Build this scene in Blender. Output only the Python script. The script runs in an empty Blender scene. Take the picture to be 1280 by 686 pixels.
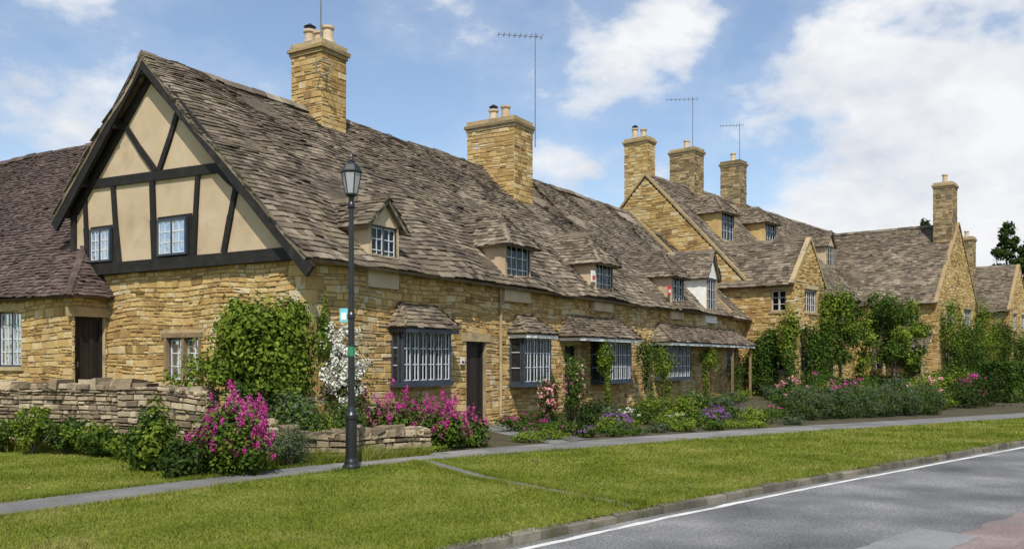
import bpy, math, random
import numpy as np
from mathutils import Vector, noise
random.seed(7)
U=random.uniform
D=bpy.data
scene=bpy.context.scene
scene.view_settings.view_transform='Standard'
scene.view_settings.look='None'
scene.view_settings.exposure=0

# ---------------------------------------------------------------- materials
def newmat(name):
    m=D.materials.new(name); m.use_nodes=True
    nt=m.node_tree; b=nt.nodes['Principled BSDF']
    return m,nt,b
def ramp(nt,stops):
    r=nt.nodes.new('ShaderNodeValToRGB')
    e=r.color_ramp.elements
    while len(e)>1: e.remove(e[-1])
    e[0].position=stops[0][0]; e[0].color=(*stops[0][1],1)
    for p,c in stops[1:]:
        x=e.new(p); x.color=(*c,1)
    return r
def noi(nt,scale,detail=4,rough=.6,coord=None):
    n=nt.nodes.new('ShaderNodeTexNoise'); n.inputs['Scale'].default_value=scale
    n.inputs['Detail'].default_value=detail; n.inputs['Roughness'].default_value=rough
    if coord is None:
        g=nt.nodes.new('ShaderNodeNewGeometry'); coord=g.outputs['Position']
    nt.links.new(coord,n.inputs['Vector']); return n
def mathn(nt,op,a,b=None,c=None):
    n=nt.nodes.new('ShaderNodeMath'); n.operation=op
    for i,x in enumerate((a,b,c)):
        if x is None: continue
        if isinstance(x,(int,float)): n.inputs[i].default_value=x
        else: nt.links.new(x,n.inputs[i])
    return n.outputs[0]
def mixc(nt,f,a,b,mode='MIX'):
    n=nt.nodes.new('ShaderNodeMix'); n.data_type='RGBA'; n.blend_type=mode
    if isinstance(f,(int,float)): n.inputs[0].default_value=f
    else: nt.links.new(f,n.inputs[0])
    for i,x in ((6,a),(7,b)):
        if isinstance(x,tuple): n.inputs[i].default_value=(*x,1)
        else: nt.links.new(x,n.inputs[i])
    return n.outputs[2]
def surf(name,stops,island=.6,nscale=3,n2=25,rough=.85,bump=.3,bdist=.02,stain=None,stain2=None,spec=.3,trans=0,big=.0,speck=.7):
    m,nt,b=newmat(name)
    L=nt.links
    geo=nt.nodes.new('ShaderNodeNewGeometry')
    a=noi(nt,nscale,2)
    v=mathn(nt,'MULTIPLY',geo.outputs['Random Per Island'],island)
    w=mathn(nt,'SUBTRACT',a.outputs[0],.5); w=mathn(nt,'MULTIPLY_ADD',w,(1.6-island),(1-island)*.5)
    w2=mathn(nt,'ADD',v,w)
    if not trans:
        f=noi(nt,n2,3,.7)
        w2_=mathn(nt,'SUBTRACT',f.outputs[0],.5); w2=mathn(nt,'MULTIPLY_ADD',w2_,speck,w2)
    if big:
        bg=noi(nt,.35,2); w3=mathn(nt,'SUBTRACT',bg.outputs[0],.5); w2=mathn(nt,'MULTIPLY_ADD',w3,big,w2)
    r=ramp(nt,stops); L.new(w2,r.inputs[0])
    col=r.outputs[0]
    for st in (stain,stain2):
        if st:
            s=noi(nt,st[0],4,.7); rr=ramp(nt,[(st[1],(0,0,0)),(st[2],(st[4] if len(st)>4 else 1,)*3)]); L.new(s.outputs[0],rr.inputs[0])
            col=mixc(nt,rr.outputs[0],col,st[3])
    if trans:
        df=nt.nodes.new('ShaderNodeBsdfDiffuse'); L.new(col,df.inputs[0])
        t=nt.nodes.new('ShaderNodeBsdfTranslucent'); L.new(col,t.inputs[0])
        mx=nt.nodes.new('ShaderNodeMixShader'); mx.inputs[0].default_value=trans
        L.new(df.outputs[0],mx.inputs[1]); L.new(t.outputs[0],mx.inputs[2])
        L.new(mx.outputs[0],nt.nodes['Material Output'].inputs['Surface'])
        return m
    L.new(col,b.inputs['Base Color'])
    b.inputs['Roughness'].default_value=rough
    b.inputs['Specular IOR Level'].default_value=spec
    if bump:
        bn=nt.nodes.new('ShaderNodeBump'); bn.inputs['Strength'].default_value=bump; bn.inputs['Distance'].default_value=bdist
        L.new(f.outputs[0],bn.inputs['Height']); L.new(bn.outputs[0],b.inputs['Normal'])
    return m
M={}
M['stone']=surf('cotswold_stone',[(0,(.19,.115,.045)),(.15,(.32,.20,.07)),(.42,(.45,.295,.105)),(.7,(.50,.355,.145)),(.88,(.55,.43,.225)),(1,(.52,.45,.31))],.80,1.6,28,.9,.6,.03,stain=(.9,.55,.76,(.22,.165,.10),.65),stain2=(2.3,.60,.72,(.53,.44,.28),.5),big=.5)
M['weathered']=surf('weathered_stone',[(0,(.10,.075,.045)),(.3,(.22,.155,.075)),(.6,(.36,.26,.125)),(1,(.46,.37,.22))],.8,1.6,28,.9,.6,.03,stain=(1.6,.48,.66,(.12,.105,.08),.8),big=.4)
M['mortar']=surf('lime_mortar',[(0,(.20,.14,.07)),(1,(.37,.28,.165))],.1,3,30,.95,.4,.02)
M['dressed']=surf('dressed_stone',[(0,(.25,.18,.09)),(.5,(.39,.29,.155)),(1,(.50,.41,.26))],.6,3,30,.9,.3,.01,stain=(2.5,.50,.70,(.15,.125,.095),.8))
M['drystone']=surf('drystone',[(0,(.10,.075,.05)),(.4,(.23,.175,.11)),(.75,(.36,.285,.18)),(1,(.46,.39,.27))],.85,3,30,.95,.5,.02,stain=(3,.55,.7,(.11,.10,.07)))
M['slate']=surf('stone_slates',[(0,(.045,.034,.025)),(.3,(.10,.078,.055)),(.6,(.165,.13,.092)),(.85,(.24,.195,.14)),(1,(.33,.28,.205))],.66,1.2,30,.9,.6,.03,stain=(1.3,.54,.70,(.21,.18,.10),.7),stain2=(.7,.52,.68,(.065,.052,.038),.6),big=.6)
M['tile']=surf('clay_tiles',[(0,(.04,.028,.025)),(.5,(.085,.058,.048)),(1,(.15,.108,.088))],.7,1.2,30,.85,.3,.01,stain=(.9,.52,.7,(.05,.04,.034),.6),big=.5)
M['plaster']=surf('cream_render',[(0,(.30,.22,.135)),(.4,(.45,.345,.22)),(1,(.54,.435,.30))],.1,1.2,40,.9,.2,.01,stain=(1.4,.55,.75,(.34,.265,.175),.6))
M['timber']=surf('black_timber',[(0,(.008,.007,.006)),(.6,(.016,.014,.012)),(1,(.035,.03,.025))],.3,4,40,.7,.3,.01)
M['frame']=surf('slate_blue_paint',[(0,(.02,.028,.042)),(1,(.05,.062,.085))],.2,3,30,.45,0,spec=.5)
M['bars']=surf('pale_glazing_bars',[(0,(.48,.50,.52)),(1,(.68,.69,.70))],.3,3,30,.5,0)
M['door']=surf('dark_oak_door',[(0,(.009,.007,.006)),(1,(.028,.02,.017))],.6,4,40,.6,.2,.01)
M['oak']=surf('oak_frame',[(0,(.12,.075,.035)),(1,(.28,.19,.10))],.4,4,40,.7,.2,.01)
M['white']=surf('white_paint',[(0,(.6,.58,.52)),(1,(.8,.79,.75))],.2,4,40,.6,.1,.01)
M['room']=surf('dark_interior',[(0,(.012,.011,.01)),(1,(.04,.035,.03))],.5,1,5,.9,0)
M['curtain']=surf('curtain_cloth',[(0,(.30,.27,.23)),(1,(.55,.52,.46))],.7,2,10,.9,0)
M['pot']=surf('clay_pot',[(0,(.36,.26,.16)),(1,(.6,.49,.34))],.6,5,30,.85,.2,.01)
M['lead']=surf('grey_metal',[(0,(.10,.10,.10)),(1,(.22,.22,.22))],.3,5,30,.5,0,spec=.5)
M['black']=surf('black_lamp_paint',[(0,(.008,.009,.009)),(1,(.02,.022,.022))],.2,5,60,.35,.1,.003,spec=.5)
M['road']=surf('asphalt',[(0,(.05,.05,.05)),(.35,(.11,.11,.11)),(.6,(.165,.164,.162)),(1,(.32,.315,.305))],0,.6,38,.9,.8,.02,stain=(.5,.52,.75,(.12,.12,.119),.55),stain2=(1.8,.58,.74,(.19,.187,.18),.45),speck=1.6)
M['redroad']=surf('worn_red_asphalt',[(0,(.09,.07,.065)),(.5,(.20,.148,.135)),(1,(.31,.25,.23))],0,.9,38,.9,.6,.02,stain=(1.3,.5,.7,(.165,.155,.15),.6),speck=1.4)
M['patch']=surf('repaired_asphalt',[(0,(.10,.10,.10)),(1,(.27,.27,.268))],0,.9,38,.9,.5,.02,speck=1.2)
M['path']=surf('path_paving',[(0,(.08,.08,.075)),(.5,(.15,.146,.14)),(1,(.25,.24,.22))],.5,1.2,40,.9,.3,.01,stain=(2,.55,.72,(.11,.12,.075)),speck=1.1)
M['line']=surf('road_paint',[(0,(.25,.245,.23)),(.35,(.52,.51,.48)),(1,(.70,.69,.65))],0,3,40,.8,.1,.01,speck=1.2)
M['kerb']=surf('kerb_stone',[(0,(.07,.062,.048)),(1,(.24,.21,.165))],.6,3,40,.9,.4,.01,stain=(2.5,.5,.65,(.07,.08,.03)))
M['soil']=surf('garden_soil',[(0,(.03,.022,.014)),(.5,(.07,.055,.03)),(1,(.06,.08,.025))],0,2,20,.95,.6,.03)
M['lawn']=surf('lawn',[(0,(.08,.105,.016)),(.35,(.14,.165,.025)),(.7,(.195,.21,.036)),(1,(.26,.25,.065))],0,.9,30,.95,.6,.03,big=.9)
M['field']=surf('meadow',[(0,(.05,.07,.02)),(1,(.10,.13,.035))],0,.2,5,.95,0)
M['blade']=surf('grass_blades',[(0,(.075,.11,.015)),(.3,(.145,.185,.024)),(.6,(.205,.24,.036)),(.85,(.29,.28,.075)),(1,(.36,.32,.13))],.55,1.1,2,.7,0,trans=.3,big=1.1)
def leafm(name,a,b,c,t=.3): return surf(name,[(0,a),(.5,b),(1,c)],.75,1.5,4,.6,0,spec=.25,trans=t)
M['leaf']=leafm('leaf_green',(.022,.045,.010),(.06,.105,.02),(.13,.19,.035))
M['leafy']=leafm('leaf_lime',(.06,.10,.012),(.13,.19,.025),(.24,.28,.045))
M['leafd']=leafm('leaf_dark',(.012,.026,.008),(.035,.06,.015),(.07,.10,.025))
M['leafg']=leafm('leaf_silver',(.04,.065,.03),(.085,.12,.055),(.15,.185,.10))
M['mag']=leafm('petal_magenta',(.32,.02,.15),(.55,.05,.28),(.70,.16,.45),.25)
M['purp']=leafm('petal_purple',(.14,.05,.22),(.27,.10,.34),(.42,.22,.46),.25)
M['pink']=leafm('petal_pink',(.55,.18,.2),(.7,.32,.32),(.8,.5,.48),.25)
M['wflow']=leafm('petal_white',(.6,.6,.5),(.72,.72,.64),(.8,.8,.76),.25)
M['bark']=surf('bark',[(0,(.04,.03,.02)),(1,(.14,.11,.08))],.3,5,30,.95,.6,.02)
M['green']=surf('green_tape',[(0,(.02,.16,.07)),(1,(.04,.22,.10))],.3,5,30,.6,0)
M['cyan']=surf('sign_blue',[(0,(.10,.42,.50)),(1,(.2,.55,.6))],.3,5,30,.5,0)
M['red']=surf('sign_red',[(0,(.45,.03,.03)),(1,(.6,.06,.05))],.3,5,30,.5,0)
M['lantern']=surf('frosted_lantern_glass',[(0,(.55,.57,.58)),(1,(.72,.74,.74))],.3,5,30,.4,0,spec=.5,trans=.5)
def glass():
    m,nt,b=newmat('window_glass'); L=nt.links
    gl=nt.nodes.new('ShaderNodeBsdfGlossy'); gl.inputs['Roughness'].default_value=.03; gl.inputs['Color'].default_value=(.8,.85,.9,1)
    tr=nt.nodes.new('ShaderNodeBsdfTransparent'); tr.inputs[0].default_value=(.7,.75,.75,1)
    n=noi(nt,2.5,2); bn=nt.nodes.new('ShaderNodeBump'); bn.inputs['Strength'].default_value=.45; bn.inputs['Distance'].default_value=.06
    L.new(n.outputs[0],bn.inputs['Height']); L.new(bn.outputs[0],gl.inputs['Normal'])
    fr=nt.nodes.new('ShaderNodeFresnel'); fr.inputs[0].default_value=1.45
    f=mathn(nt,'MULTIPLY_ADD',fr.outputs[0],.8,.01)
    mx=nt.nodes.new('ShaderNodeMixShader'); L.new(f,mx.inputs[0]); L.new(tr.outputs[0],mx.inputs[1]); L.new(gl.outputs[0],mx.inputs[2])
    L.new(mx.outputs[0],nt.nodes['Material Output'].inputs['Surface']); return m
M['glass']=glass()

# ---------------------------------------------------------------- mesh helpers
class MB:
    def __init__(s): s.v=[]; s.f=[]
    def add(s,vs,fs):
        o=len(s.v); s.v.extend(vs); s.f.extend([tuple(i+o for i in f) for f in fs])
    def quad(s,a,b,c,d): s.add([a,b,c,d],[(0,1,2,3)])
    def poly(s,pts): s.add(pts,[tuple(range(len(pts)))])
    def box(s,P,a0,a1,z0,z1,d0,d1,j=0):
        vs=[P(a+U(-j,j),z+U(-j,j),d+U(-j,j)) for d in (d0,d1) for a,z in ((a0,z0),(a1,z0),(a1,z1),(a0,z1))]
        s.add(vs,[(0,1,2,3),(7,6,5,4),(0,4,5,1),(1,5,6,2),(2,6,7,3),(3,7,4,0)])
    def beam(s,P,p,q,w,d0,d1):
        dx,dz=q[0]-p[0],q[1]-p[1]; l=math.hypot(dx,dz); nx,nz=-dz/l*w/2,dx/l*w/2
        c=[(p[0]-nx,p[1]-nz),(q[0]-nx,q[1]-nz),(q[0]+nx,q[1]+nz),(p[0]+nx,p[1]+nz)]
        vs=[P(a,z,d) for d in (d0,d1) for a,z in c]
        s.add(vs,[(0,1,2,3),(7,6,5,4),(0,4,5,1),(1,5,6,2),(2,6,7,3),(3,7,4,0)])
    def tube(s,p,q,r0,r1,n=7,cap=True):
        p=Vector(p);q=Vector(q);ax=(q-p).normalized()
        t=ax.cross(Vector((0,0,1)) if abs(ax.z)<.9 else Vector((1,0,0))).normalized(); b=ax.cross(t)
        vs=[]
        for c,r in ((p,r0),(q,r1)):
            for i in range(n):
                an=2*math.pi*i/n; vs.append(c+t*(math.cos(an)*r)+b*(math.sin(an)*r))
        fs=[(i,(i+1)%n,n+(i+1)%n,n+i) for i in range(n)]
        if cap: fs+= [tuple(range(n)),tuple(range(n,2*n))]
        s.add(vs,fs)
    def lathe(s,c,prof,n=16,rot=0):
        vs=[];c=Vector(c)
        for r,z in prof:
            for i in range(n):
                an=2*math.pi*i/n+rot; vs.append(c+Vector((math.cos(an)*r,math.sin(an)*r,z)))
        fs=[(k*n+i,k*n+(i+1)%n,(k+1)*n+(i+1)%n,(k+1)*n+i) for k in range(len(prof)-1) for i in range(n)]
        fs+=[tuple(range(n)),tuple(range((len(prof)-1)*n,len(prof)*n))]
        s.add(vs,fs)
def mkobj(name,mb,mat,parent=None,loc=(0,0,0)):
    me=D.meshes.new(name); me.from_pydata([tuple(v) for v in mb.v],[],mb.f); me.update()
    o=D.objects.new(name,me); scene.collection.objects.link(o); me.materials.append(mat)
    if parent: o.parent=parent; o.location=(-parent.location[0],-parent.location[1],-parent.location[2])
    return o
class Obj:
    """an empty with named parts, one mesh per part"""
    def __init__(s,name,loc):
        s.e=D.objects.new(name,None); s.e.location=loc; s.e.empty_display_size=.5; scene.collection.objects.link(s.e); s.p={}
    def __call__(s,part,mat):
        if part not in s.p: s.p[part]=(MB(),M[mat])
        return s.p[part][0]
    def done(s):
        for k,(mb,mat) in s.p.items():
            if mb.v: mkobj(k,mb,mat,s.e)
class Fr:
    def __init__(s,x,y,deg):
        a=math.radians(deg); s.o=(x,y); s.u=(math.sin(a),math.cos(a)); s.v=(-math.cos(a),math.sin(a))
    def pt(s,a,b,z): return Vector((s.o[0]+s.u[0]*a+s.v[0]*b, s.o[1]+s.u[1]*a+s.v[1]*b, z))
    def face(s,kind,off):
        if kind=='front': return lambda a,z,d: s.pt(a,off-d,z)
        if kind=='back': return lambda a,z,d: s.pt(a,off+d,z)
        if kind=='left': return lambda a,z,d: s.pt(off-d,a,z)
        if kind=='right': return lambda a,z,d: s.pt(off+d,a,z)
    def slope(s,kind,off,ze,th,wob=.05):
        c,sn=math.cos(th),math.sin(th)
        sg=1 if kind in('front','left') else -1
        def f(a,q,n):
            n=n+wob*noise.noise((a*.45+off,q*.5,ze+off*3.1))+wob*.5*noise.noise((a*1.3,q*1.1,off))
            o=off+sg*(q*c-n*sn); z=ze+q*sn+n*c
            return s.pt(a,o,z) if kind in('front','back') else s.pt(o,a,z)
        return f
def cut(l,r,holes,z):
    segs=[(l,r)]
    for h in holes:
        if h[2]<z<h[3]:
            ns=[]
            for a,b in segs:
                if h[1]<=a or h[0]>=b: ns.append((a,b)); continue
                if h[0]>a: ns.append((a,h[0]))
                if h[1]<b: ns.append((h[1],b))
            segs=ns
    return segs
def stones(mb,P,a0,a1,z0,z1,holes=(),lim=None,h=(.08,.18),w=(.11,.36),pr=(.006,.034),wob=.05):
    sd=U(0,50)
    def Q(a,z,d): return P(a,z+wob*noise.noise((a*.7,z*.8,sd))*2*(min(1,max(0,(z-z0)*3))),d)
    bps=sorted({x for hh in holes for x in hh[2:4]}|{z1}); z=z0
    while z<z1-.02:
        hh=U(*h)
        for bp in bps:
            if z+.03<bp<z+hh+.05: hh=bp-z; break
        zm=z+hh/2
        l,r=lim(zm) if lim else (a0,a1)
        for sl,sr in cut(l,r,holes,zm):
            x=sl
            while x<sr-.01:
                ww=U(*w)*(.7+hh*2.2)
                if sr-(x+ww)<.09: ww=sr-x
                parts=[(z,z+hh)]
                if hh>.11 and random.random()<.34: m=z+hh*U(.35,.65); parts=[(z,m),(m,z+hh)]
                for zz0,zz1 in parts:
                    g=U(.003,.009); c=U(.006,.016); p=U(*pr)
                    o=[(x+g,zz0+g),(x+ww-g,zz0+g),(x+ww-g,zz1-g),(x+g,zz1-g)]
                    j=lambda:U(-.007,.007)
                    i=[(x+g+c,zz0+g+c),(x+ww-g-c,zz0+g+c),(x+ww-g-c,zz1-g-c),(x+g+c,zz1-g-c)]
                    vs=[Q(a,zq,-.004) for a,zq in o]+[Q(a+j(),zq+j(),p+j()) for a,zq in i]
                    mb.add(vs,[(4,5,6,7),(0,1,5,4),(1,2,6,5),(2,3,7,6),(3,0,4,7)])
                x+=ww
        z+=hh
def cells(mb,P,a0,a1,z0,z1,holes=(),d=0):
    xs=sorted({a0,a1}|{min(max(x,a0),a1) for h in holes for x in h[:2]}); zs=sorted({z0,z1}|{min(max(x,z0),z1) for h in holes for x in h[2:4]})
    for i in range(len(xs)-1):
        for j in range(len(zs)-1):
            am,zm=(xs[i]+xs[i+1])/2,(zs[j]+zs[j+1])/2
            if any(h[0]<am<h[1] and h[2]<zm<h[3] for h in holes): continue
            mb.quad(P(xs[i],zs[j],d),P(xs[i+1],zs[j],d),P(xs[i+1],zs[j+1],d),P(xs[i],zs[j+1],d))
FARS=dict(h=(.12,.22),w=(.18,.45),pr=(.008,.045))
def wall(B,P,a0,a1,z0,z1,holes=(),**k):
    cells(B('wall_core','mortar'),P,a0,a1,z0,z1,holes); stones(B('stone_walls','stone'),P,a0,a1,z0,z1,holes,**k)
def gable(B,P,a0,a1,z0,ap,zp,holes=(),**k):
    B('wall_core','mortar').poly([P(a0,z0,0),P(a1,z0,0),P(ap,zp,0)])
    f=lambda z:(a0+(ap-a0)*(z-z0)/(zp-z0),a1+(ap-a1)*(z-z0)/(zp-z0))
    stones(B('stone_walls','stone'),P,a0,a1,z0,zp-.12,holes,lim=f,**k)
def slates(mb,P,lim,L,e=(.185,.09),w=(.13,.32),th=.02,jit=.014):
    q=-.03
    while q<L-.02:
        ex=e[0]+(e[1]-e[0])*max(0,q)/max(L,.1); ex*=U(.9,1.1)
        qt=min(q+ex*1.5,L)
        l,r=lim(max(0,min(q+ex*.5,L))); x=l+U(-.2,0)*.3
        while x<r-.03:
            ww=U(*w)*(.75+ex*1.5); ww=min(ww,r-x) if r-x-ww>.06 or r-x<ww else r-x
            b=q+U(-jit,jit)*1.4; n0=.024+U(0,.022)+(U(.01,.03) if random.random()<.04 else 0); g=U(.001,.006); sk=U(-jit,jit)
            if random.random()<.012: b-=.05
            vs=[P(x+g,b,n0),P(x+ww-g,b+sk,n0+U(-.008,.008)),P(x+ww-g,qt,.002),P(x+g,qt,.002),
                P(x+g,b,n0-th),P(x+ww-g,b+sk,n0-th),P(x+ww-g,qt,.002-th),P(x+g,qt,.002-th)]
            mb.add(vs,[(0,1,2,3),(0,1,5,4),(1,2,6,5),(3,0,4,7)])
            x+=ww
        q+=ex
def slab(mb,P,lim,L,n0=-.09,n1=-.012,seg=8):
    for k in range(seg):
        q0,q1=L*k/seg,L*(k+1)/seg
        (a,b),(c,d)=lim(q0),lim(q1)
        m=max(1,int((b-a)/2))
        for i in range(m):
            x0=a+(b-a)*i/m;x1=a+(b-a)*(i+1)/m;y0=c+(d-c)*i/m;y1=c+(d-c)*(i+1)/m
            for n in (n0,n1): mb.quad(P(x0,q0,n),P(x1,q0,n),P(y1,q1,n),P(y0,q1,n))
        mb.quad(P(a,q0,n0),P(c,q1,n0),P(c,q1,n1),P(a,q0,n1)); mb.quad(P(b,q0,n0),P(d,q1,n0),P(d,q1,n1),P(b,q0,n1))
    a,b=lim(0); mb.quad(P(a,0,n0),P(b,0,n0),P(b,0,n1),P(a,0,n1))
def roof2(B,fr,axis,lo,hi,ea,za,r,zr,eb,zb,mat='slate',hip=False,sides=(1,1),part='roof',ridge=True,e=(.185,.09),wob=.05,w=(.13,.32)):
    kinds=('front','back') if axis=='u' else ('left','right')
    mb=B(part,mat)
    hl=abs(r-ea) if hip else 0
    for i,(eo,ze) in enumerate(((ea,za),(eb,zb))):
        if not sides[i]: continue
        th=math.atan2(zr-ze,abs(r-eo)); L=math.hypot(zr-ze,r-eo)
        P=fr.slope(kinds[i],eo,ze,th,wob)
        lim=(lambda L:(lambda q:(lo+hl*min(1,q/L),hi)))(L)
        if i==1 and part=='roof' and axis=='u': slates(mb,P,lim,L,e=(.3,.25),w=(.4,.8))
        else: slates(mb,P,lim,L,e=e,w=w)
        slab(mb,P,lim,L)
    if hip:
        k='left' if axis=='u' else 'front'
        th=math.atan2(zr-za,hl); L=math.hypot(zr-za,hl); P=fr.slope(k,lo,za,th,wob*.4)
        lim=lambda q:(min(ea,eb)+(r-min(ea,eb))*q/L, max(ea,eb)+(r-max(ea,eb))*q/L)
        slates(mb,P,lim,L,e=e,w=w); slab(mb,P,lim,L)
        for eo in (ea,eb):
            n=int(L/.22)
            for i in range(n):
                q=[]
                for f in (i/n,(i+1.1)/n):
                    a=lo+hl*f; b=eo+(r-eo)*f; z=za+(zr-za)*f+.05
                    q.append(Vector(fr.pt(a,b,z) if axis=='u' else fr.pt(b,a,z)))
                dd=(q[1]-q[0]).normalized(); sd_=dd.cross(Vector((0,0,1))).normalized()*.075; dn=Vector((0,0,-.045))
                u_=Vector((0,0,.02+U(0,.012)))
                B('ridge_tiles',mat).add([q[0]-sd_+dn,q[0]+u_,q[0]+sd_+dn,q[1]-sd_+dn,q[1]+u_*.4,q[1]+sd_+dn],[(0,1,4,3),(1,2,5,4),(0,1,2)])
    if ridge:
        x=lo+hl
        while x<hi-.05:
            l=min(U(.35,.5),hi-x); h=U(.0,.025); s=.13 if part=='roof' else .09
            q=lambda a,b,z:(fr.pt(a,b,z) if axis=='u' else fr.pt(b,a,z))
            zz=zr+.05*noise.noise((x*.45,1,2)) if wob>.03 else zr
            vs=[q(x+.005,r-s,zz-.09+h),q(x+.005,r,zz+.07+h),q(x+.005,r+s,zz-.09+h),q(x+l-.005,r-s,zz-.09+h),q(x+l-.005,r,zz+.07+h),q(x+l-.005,r+s,zz-.09+h)]
            B('ridge_tiles',mat).add(vs,[(0,1,4,3),(1,2,5,4),(0,1,2),(3,4,5)])
            x+=l
def window(B,P,a0,a1,z0,z1,d0=-.10,nl=2,nx=2,ny=3,room=.45,frame='frame',bars='bars',sill=True,lintel=True,curt=.5,reveal=True):
    f=B('window_frames_stone' if frame=='dressed' else 'window_frames',frame); b=B('glazing_bars',bars); t=.045
    f.box(P,a0,a0+t,z0,z1,d0-.02,d0+.04); f.box(P,a1-t,a1,z0,z1,d0-.02,d0+.04)
    f.box(P,a0+t,a1-t,z0,z0+t,d0-.02,d0+.038); f.box(P,a0+t,a1-t,z1-t,z1,d0-.02,d0+.038)
    W=(a1-a0-t)/nl
    for i in range(nl):
        l=a0+t/2+W*i+t/2; r=l+W-t
        if i: f.box(P,l-t,l,z0+t,z1-t,d0-.02,d0+.036)
        for k in range(1,nx): x=l+(r-l)*k/nx; b.box(P,x-.010,x+.010,z0+t,z1-t,d0+.002,d0+.016)
        for k in range(1,ny): z=z0+t+(z1-z0-2*t)*k/ny; b.box(P,l,r,z-.010,z+.010,d0+.002,d0+.019)
        for x in (l,r-.018): b.box(P,x,x+.018,z0+t,z1-t,d0+.001,d0+.021)
        for z in (z0+t,z1-t-.018): b.box(P,l+.018,r-.018,z,z+.018,d0+.001,d0+.0205)
        tl=U(-.006,.006)
        B('window_glass','glass').quad(P(l,z0+t,d0+tl),P(r,z0+t,d0-tl),P(r,z1-t,d0-tl),P(l,z1-t,d0+tl))
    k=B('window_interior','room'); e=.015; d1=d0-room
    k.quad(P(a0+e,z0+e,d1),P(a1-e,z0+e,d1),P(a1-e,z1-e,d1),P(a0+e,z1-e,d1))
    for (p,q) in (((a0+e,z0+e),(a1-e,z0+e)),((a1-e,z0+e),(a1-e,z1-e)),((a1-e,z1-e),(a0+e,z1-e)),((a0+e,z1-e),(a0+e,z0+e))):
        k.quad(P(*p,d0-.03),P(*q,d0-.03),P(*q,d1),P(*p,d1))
    if room>.1 and random.random()<curt:
        cw=(a1-a0)*U(.08,.16)
        for x0,x1 in ((a0+.05,a0+cw),(a1-cw,a1-.05)):
            n=5
            for i in range(n):
                xa=x0+(x1-x0)*i/n; xb=x0+(x1-x0)*(i+1)/n; da=d0-.09-(.03 if i%2 else 0); db=d0-.09-(0 if i%2 else .03)
                B('curtains','curtain').quad(P(xa,z0+.05,da),P(xb,z0+.05,db),P(xb,z1-.05,db),P(xa,z1-.05,da))
    if reveal and d0<0:
        rv=B('window_reveals','dressed')
        for (p,q) in (((a0,z0),(a1,z0)),((a1,z0),(a1,z1)),((a1,z1),(a0,z1)),((a0,z1),(a0,z0))):
            rv.quad(P(*p,.025),P(*q,.025),P(*q,d0-.03),P(*p,d0-.03))
    if sill: B('sills','dressed').box(P,a0-.07,a1+.07,z0-.09,z0-.004,-.02,.075,.004)
    if lintel: B('lintels','dressed').box(P,a0-.14,a1+.14,z1+.003,z1+.17,-.02,.043,.006)
def door(B,P,a0,a1,z0,z1,d0=-.14,mat='door',lintel='timber'):
    dm=B('door',mat); t=.07
    fm=B('door_frame','timber')
    fm.box(P,a0,a0+t,z0,z1,d0-.02,d0+.06); fm.box(P,a1-t,a1,z0,z1,d0-.02,d0+.06); fm.box(P,a0+t,a1-t,z1-t,z1,d0-.02,d0+.058)
    n=5
    for i in range(n):
        w=(a1-a0-2*t)/n; x=a0+t+w*i; dm.box(P,x+.003,x+w-.003,z0+.02,z1-t,d0-.03,d0+.01+U(0,.004))
    B('door_hardware','lead').box(P,a0+t+.05,a0+t+.09,z0+1.0,z0+1.12,d0+.01,d0+.05)
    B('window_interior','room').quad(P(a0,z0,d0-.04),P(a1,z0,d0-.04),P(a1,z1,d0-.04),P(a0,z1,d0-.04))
    rv=B('window_reveals','dressed')
    for (p,q) in (((a1,z0),(a1,z1)),((a1,z1),(a0,z1)),((a0,z1),(a0,z0))): rv.quad(P(*p,.025),P(*q,.025),P(*q,d0-.03),P(*p,d0-.03))
    B('lintels','dressed').box(P,a0-.18,a1+.18,z1+.003,z1+.2,-.02,.045,.006)
    B('doorstep','dressed').box(P,a0-.15,a1+.15,-.02,z0+.12 if z0>0 else .08,-.2,.35,.01)
def chimney(B,fr,a,b,sa,sb,z0,z1,pots=1,mat='stone'):
    a0,a1,b0,b1=a-sa/2,a+sa/2,b-sb/2,b+sb/2
    k=dict(h=(.12,.2),w=(.16,.4),pr=(.006,.026),wob=.008)
    S=B('chimney_'+mat,mat); C=B('chimney_core','mortar')
    zc=z1-.34
    for kind,off,l,r in (('front',b0,a0,a1),('back',b1,a0,a1),('left',a0,b0,b1),('right',a1,b0,b1)):
        P=fr.face(kind,off); cells(C,P,l,r,z0,zc); stones(S,P,l,r,z0,zc,**k)
    P=fr.face('front',b0)
    cp=B('chimney_cap','weathered')
    cp.box(P,a0-.04,a1+.04,zc,zc+.1,.04,-sb-.04,.006); cp.box(P,a0-.085,a1+.085,zc+.1,zc+.2,.085,-sb-.085,.008); cp.box(P,a0-.02,a1+.02,zc+.2,z1,.02,-sb-.02,.01)
    B('flashing','lead').box(P,a0-.05,a1+.05,z0-.05,z0-.04,.05,.0)
    for i in range(pots):
        x=a+U(-.04,.04); y=b- (i-(pots-1)/2)*min(.48,sb/ max(1,pots)); c=fr.pt(x,y,z1)
        hh=U(.38,.55)
        B('chimney_pots','pot').lathe(c,[(.19,-.02),(.18,.07),(.15,.09),(.135,hh-.09),(.175,hh-.06),(.175,hh),(.12,hh),(.11,hh-.1)],14)
        if i==0 and pots>1: B('chimney_cowl','black').lathe(c,[(.13,hh),(.13,hh+.08),(.17,hh+.09),(.03,hh+.18)],10)
def coping(B,P,pts):
    for p,q in zip(pts[:-1],pts[1:]): B('coping','weathered').beam(P,p,q,.10,-.16,.06)
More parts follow.
